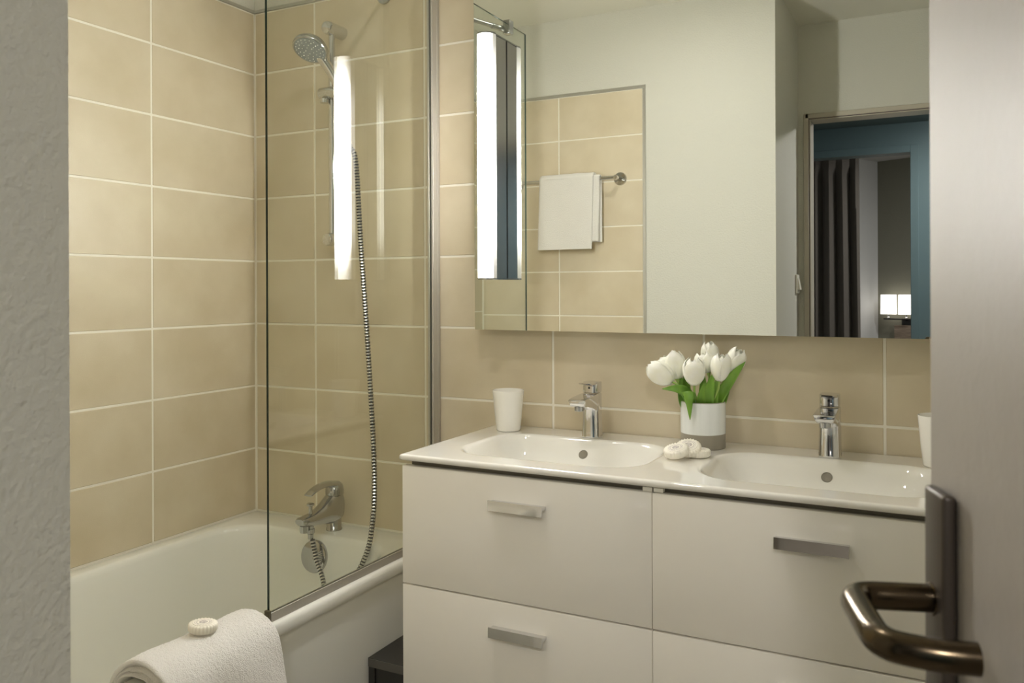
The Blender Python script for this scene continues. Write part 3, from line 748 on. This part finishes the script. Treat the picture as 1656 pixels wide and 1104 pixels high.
VC = Vector((1.471, -.0825, ZC))
vs = thing('vase', 'cylindrical vase, pale glazed above and bare taupe below, holding tulips', 'vase', VC)
bm = bmesh.new(); lathe(bm, [(.0005, .0004), (.0495, .0004), (.0508, .002), (.051, .034)], 56, Matrix.Translation(VC), True); obj('bare_base', bm, M['taupe'], vs)
bm = bmesh.new(); lathe(bm, [(.0510, .034), (.0515, .0345), (.0515, .1045), (.0508, .106), (.0490, .1065), (.0475, .105), (.0472, .06), (.046, .01), (.0005, .008)], 56, Matrix.Translation(VC)); obj('glazed_wall', bm, M['glaze'], vs)
bm = bmesh.new(); lathe(bm, [(.0509, .1058), (.0502, .1072), (.0488, .1073), (.0478, .1060)], 56, Matrix.Translation(VC)); obj('rim', bm, M['vaserim'], vs)

def petal_mesh(seed, hh, rmax, inner):
    rnd = random.Random(seed); bm = bmesh.new(); NU, NV = 8, 12; g = []
    for j in range(NV + 1):
        v = j / NV
        rad = 1.07 * rmax * (math.sin(math.pi * (.06 + .72 * v ** .85)) ** .8) * (.87 if inner else 1)
        if v > .75: rad *= 1 - (.38 if inner else .26) * ((v - .75) / .25) ** 1.5
        half = math.radians(64) * (1 - max(0, (v - .55) / .45) ** 3.0 * .80) * (.65 + .35 * min(1, v * 5))
        row = []
        for i in range(NU + 1):
            u = -1 + 2 * i / NU; a = half * u
            rr_ = rad * (1 + .10 * u * u) + .0008 * math.sin(5 * u + seed)
            row.append(bm.verts.new((rr_ * math.cos(a), rr_ * math.sin(a), hh * (v - .035 * u * u * v) + .0012 * rnd.uniform(-1, 1) * (v > .95))))
        g.append(row)
    for j in range(NV):
        for i in range(NU):
            bm.faces.new((g[j][i], g[j][i + 1], g[j + 1][i + 1], g[j + 1][i]))
    return mesh_of('petal', bm, M['petal'], True, 80)
_pm = {}
def leaf_bm(pts, wmax, side, fold=.25):
    P = catmull(pts, 8); fr = frames(P); bm = bmesh.new(); rg = []; n = len(fr) - 1
    side = Vector(side).normalized()
    for i, (p, t, a, b) in enumerate(fr):
        k = i / n; wd = wmax * (min(1, (k * 2.2 + .35)) * (1 - k ** 2.6)) + .0004
        s = (side - t * side.dot(t)).normalized(); up = s.cross(t)
        rg.append([p + s * (wd * u) + up * (fold * wd * abs(u) ** 1.4) for u in (-1, -.66, -.33, 0, .33, .66, 1)])
    loft(bm, rg, closed=False)
    return bm
tul = [((1.4131, -.13, 1.0265), (1.3599, -.13, 1.0645), .0235, 'open white tulip leaning far left over the vase edge'),
       ((1.394, -.085, 1.0474), (1.3715, -.085, 1.0759), .019, 'small white tulip half hidden behind the leftmost blooms'),
       ((1.4191, -.105, 1.0329), (1.409, -.105, 1.0933), .0215, 'tall pointed white tulip, second bloom from the left'),
       ((1.4637, -.13, 1.0218), (1.4625, -.13, 1.0811), .0235, 'plump upright white tulip at the front centre of the bunch'),
       ((1.4823, -.085, 1.0468), (1.4709, -.085, 1.0909), .0225, 'ruffled white tulip just above the front centre bloom'),
       ((1.4792, -.052, 1.0599), (1.4795, -.052, 1.1138), .0195, 'highest white tulip at the back of the bunch against the tiles'),
       ((1.5166, -.115, 1.0327), (1.5238, -.115, 1.0919), .0215, 'upright pointed white tulip right of the bunch centre'),
       ((1.5336, -.085, 1.0475), (1.5576, -.085, 1.1022), .0205, 'rightmost white tulip tilting away to the right')]
leaves = {0: [([(1.462, -.113, .955), (1.446, -.126, 1.000), (1.425, -.137, 1.013), (1.392, -.145, 1.012)], .0135, (.3, .4, 1))],
          1: [([(1.440, -.075, .95), (1.424, -.085, 1.0), (1.420, -.09, 1.04)], .013, (1, 0, 0))],
          2: [([(1.446, -.085, .95), (1.434, -.09, 1.01), (1.438, -.09, 1.07)], .012, (1, 0, 0)), ([(1.440, -.10, .95), (1.428, -.107, .99), (1.424, -.11, 1.03)], .010, (1, .2, 0))],
          3: [([(1.455, -.112, .955), (1.452, -.130, .996), (1.4525, -.1415, 1.009), (1.456, -.1480, .990), (1.4575, -.1455, .945)], .0165, (1, .12, 0)), ([(1.472, -.106, .95), (1.477, -.119, .99), (1.484, -.12, 1.03)], .012, (1, 0, 0))],
          4: [([(1.482, -.104, .95), (1.492, -.116, 1.0), (1.505, -.118, 1.053)], .0155, (1, .1, 0))],
          5: [([(1.470, -.07, .95), (1.468, -.065, 1.0), (1.466, -.06, 1.05)], .012, (1, 0, 0))],
          6: [([(1.488, -.096, .94), (1.502, -.108, .988), (1.513, -.118, 1.042)], .0125, (1, 0, 0))],
          7: [([(1.486, -.086, .93), (1.507, -.092, .985), (1.546, -.103, 1.045), (1.573, -.103, 1.078)], .014, (.75, .1, -.6)), ([(1.500, -.075, .95), (1.520, -.075, 1.0), (1.534, -.08, 1.04)], .011, (1, 0, -.2))]}
for i, (b, tp, rmax, label) in enumerate(tul):
    b = Vector(b); tp = Vector(tp); ax = (tp - b); hh = ax.length * 1.05
    t = thing('tulip', label, 'flower', (VC.x, VC.y, ZC + .02), 'white tulips in the vase')
    Mt = orient(b, ax)
    foot = Vector((VC.x + (b.x - VC.x) * .25, VC.y + (b.y - VC.y) * .25, ZC + .012))
    k1 = Vector((VC.x + max(-.03, min(.03, (b.x - VC.x) * .55)), VC.y + max(-.03, min(.03, (b.y - VC.y) * .55)), ZC + .095))
    bm = bmesh.new(); tube(bm, catmull([foot, k1, b - ax.normalized() * .018, b + ax.normalized() * .004], 8), .0027, 10); obj('stem', bm, M['stem'], t)
    for k in range(6):
        inner = k % 2 == 1
        key = (i, k)
        me = petal_mesh(i * 7 + k, hh * (.97 if inner else 1) * (1 + .05 * math.sin(i * 3 + k * 2)), rmax, inner)
        o = bpy.data.objects.new('petal', me); COL.objects.link(o); o.parent = t
        o.matrix_parent_inverse = Matrix.Translation(-Vector(t.location))
        o.matrix_basis = Mt @ Matrix.Rotation(math.radians(60 * k + 17 * i), 4, 'Z')
        md = o.modifiers.new('thick', 'SOLIDIFY'); md.thickness = .0007
    for (pts, wd, side) in leaves.get(i, []):
        o = obj('leaf', leaf_bm(pts, wd, side), M['leaf'], t, angle=80)
        md = o.modifiers.new('thick', 'SOLIDIFY'); md.thickness = .0008

# wrapped soaps
def soap_bm():
    bm = bmesh.new(); n = 96
    rg = []
    for r, z, am in ((.0005, .0004, 0), (.020, .0002, 0), (.0245, .0015, .0004), (.0266, .0045, .0006), (.0270, .0100, .0007), (.0266, .0140, .0008), (.0246, .0164, .0008), (.0195, .0173, .0005)):
        rg.append([Vector(((r + am * (1 if k % 4 < 2 else -1)) * math.cos(2 * math.pi * k / n), (r + am * (1 if k % 4 < 2 else -1)) * math.sin(2 * math.pi * k / n), z + am * .5 * (1 if k % 4 < 2 else -1))) for k in range(n)])
    loft(bm, rg, True, True); return bm
soap_me = mesh_of('soap', soap_bm(), M['soap'], True, 50)
bm = bmesh.new(); lathe(bm, [(.0198, .0171), (.0194, .0180), (.0005, .0184)], 40, None, True, True); label_me = mesh_of('paper_label', bm, M['soapprint'])
def soap(pos, rot, label):
    o = bpy.data.objects.new('soap', soap_me); COL.objects.link(o); o.location = pos; o.rotation_euler = rot
    l = bpy.data.objects.new('paper_label', label_me); COL.objects.link(l); l.parent = o; l['label'] = 'round printed paper seal'
    return tag(o, label, 'soap', 'paper-wrapped guest soaps')
R = math.radians
soap((1.4905, -.2045, ZC + .0004), (0, 0, R(20)), 'wrapped round soap lying flat at the right end of the little stack')
soap((1.4730, -.2140, ZC + .0120), (R(16), R(-20), R(60)), 'middle wrapped soap leaning on the flat one before the vase')
soap((1.4555, -.2440, ZC + .0085), (R(17), R(-6), R(0)), 'frontmost wrapped soap of the stack, printed seal facing up')

# ------------------------------------------------------------------ towel and soap on the tub rim
def cloth_noise(v, s, a):
    return a * noise.noise(Vector((v.x * s, v.y * s, v.z * s)))
tw = thing('bath_towel', 'thick white bath towel folded over the tub rim', 'towel', (.69, -.86, .5355))
outer = [(.566, .30), (.583, .38), (.602, .46), (.624, .532), (.657, .570), (.699, .582), (.737, .574), (.767, .545), (.784, .485), (.793, .40), (.796, .28)]
inn = [(.580, .30), (.596, .38), (.614, .46), (.632, .527), (.655, .5435), (.690, .5455), (.706, .5435), (.718, .530), (.723, .48), (.725, .40), (.726, .28)]
def layer(k, y0, y1, th):
    P = [Vector((o[0] + (i[0] - o[0]) * k, 0, o[1] + (i[1] - o[1]) * k)) for o, i in zip(outer, inn)]
    P = catmull(P, 24 if k == 0 else 9)
    N = 150 if k == 0 else 30
    cs = []
    for i, p in enumerate(P):
        t = (P[min(i + 1, len(P) - 1)] - P[max(i - 1, 0)]).normalized(); n = Vector((-t.z, 0, t.x))
        cs.append((p, n))
    bm = bmesh.new(); rings = []
    for j in range(N + 1):
        f = j / N; y = y0 + (y1 - y0) * f
        edge = min(f, 1 - f) * abs(y1 - y0)
        e = min(1, edge / .006); tt = th * (.25 + .75 * math.sqrt(max(0, 1 - (1 - e) ** 2)))
        up, lo = [], []
        for p, n in cs:
            q = p + Vector((0, y, 0)); wob = cloth_noise(q, 14, .004 if k == 0 else .002) + (cloth_noise(q, 240, .0012) if k == 0 else 0)
            up.append(q + n * (tt / 2 + wob)); lo.append(q - n * (tt / 2 - wob * .5))
        rings.append(up + lo[::-1])
    loft(bm, rings, True, True); bmesh.ops.recalc_face_normals(bm, faces=bm.faces)
    return bm
for kk, ya, yb, th in ((0, -1.004, -.730, .0090), (.21, -.996, -.742, .0070), (.42, -1.002, -.746, .0070), (.62, -.993, -.750, .0068), (.81, -.999, -.752, .0064), (.97, -.990, -.755, .0056)):
    obj('fold', layer(kk, ya, yb, th), M['towel'], tw, angle=80)
soap((.7000, -.862, .5880), (R(-2), R(3), R(20)), 'wrapped round soap resting on the folded bath towel')

# ------------------------------------------------------------------ towel rail with hand towel on the wall opposite
ZR, YR = 1.729, YF + .062
trl = thing('towel_rail', 'chrome towel rail on the tiled wall, seen in the mirror', 'towel rail', (.45, YF, ZR))
bm = bmesh.new(); tube(bm, [(.19, YR, ZR), (.705, YR, ZR)], .0085, 18); obj('bar', bm, M['chrome'], trl)
for x in (.702, .195):
    bm = bmesh.new(); lathe(bm, [(.0295, .0005), (.0295, .006), (.028, .008), (.0115, .009), (.0105, .060), (.0105, .068), (.009, .071), (.0005, .072)], 28, orient((x, YF, ZR), (0, 1, 0)), True, True); obj('bracket', bm, M['chrome'], trl)
ht = thing('hand_towel', 'white hand towel folded over the towel rail, seen in the mirror', 'towel', (.47, YR, ZR - .3))
def hang(x0, x1, zf, zb, off, th, xs):
    path = [Vector((0, YR + off + .006, zf)), Vector((0, YR + off + .004, zf + .08)), Vector((0, YR + off, ZR - .08)), Vector((0, YR + off, ZR))]
    for a in range(15, 180, 15): path.append(Vector((0, YR + off * math.cos(R(a)), ZR + off * math.sin(R(a)))))
    path += [Vector((0, YR - off, ZR)), Vector((0, YR - off, ZR - .08)), Vector((0, YR - off - .002, zb))]
    P = catmull(path, 5); bm = bmesh.new(); rings = []
    N = 40
    for j in range(N + 1):
        f = j / N; e = min(1, min(f, 1 - f) * (x1 - x0) / .005); tt = th * (.3 + .7 * math.sqrt(max(0, 1 - (1 - e) ** 2)))
        up, lo = [], []
        for i, p in enumerate(P):
            t = (P[min(i + 1, len(P) - 1)] - P[max(i - 1, 0)]).normalized(); n = Vector((0, -t.z, t.y)) * -1
            drop = max(0, (ZR - p.z)) / .32
            q = Vector((x0 + (x1 - x0) * f + xs * drop * (1 if p.y > YR else 0), p.y, p.z)); wv = .0035 * math.sin(f * 9 + 1) * drop + cloth_noise(q, 20, .002)
            if p.y < YR: wv *= .3
            up.append(q + n * (tt / 2 + wv)); lo.append(q + n * (-tt / 2 + wv))
        rings.append(up + lo[::-1])
    loft(bm, rings, True, True); bmesh.ops.recalc_face_normals(bm, faces=bm.faces)
    return bm
obj('fold', hang(.345, .606, 1.418, 1.452, .0245, .009, -.006), M['handtowel'], ht, angle=80)
obj('fold', hang(.350, .632, 1.452, 1.450, .0135, .008, -.004), M['handtowel'], ht, angle=80)

# ------------------------------------------------------------------ dark low shelf between bathtub and vanity
sh = thing('low_shelf', 'dark grey low shelf unit under the vanity beside the bathtub', 'shelf', (.95, -.2, 0))
obj('top_board', bx(.700, 1.25, -.343, -.006, .312, .333, bev=.0008, seg=1), M['darkgrey'], sh, False)
obj('edge_band', bx(.703, 1.25, -.3452, -.3435, .3125, .3325), M['greyedge'], sh, False)
bm = bmesh.new(); box(bm, .700, .718, -.340, -.006, 0.0005, .3115); box(bm, 1.232, 1.25, -.340, -.006, 0.0005, .3115); box(bm, .718, 1.232, -.020, -.006, 0.0005, .3115)
obj('carcass', bm, M['darkgrey'], sh, False)
obj('front_panel', bx(.719, 1.231, -.336, -.320, .004, .309, bev=.001, seg=1), M['darkgrey'], sh, False)
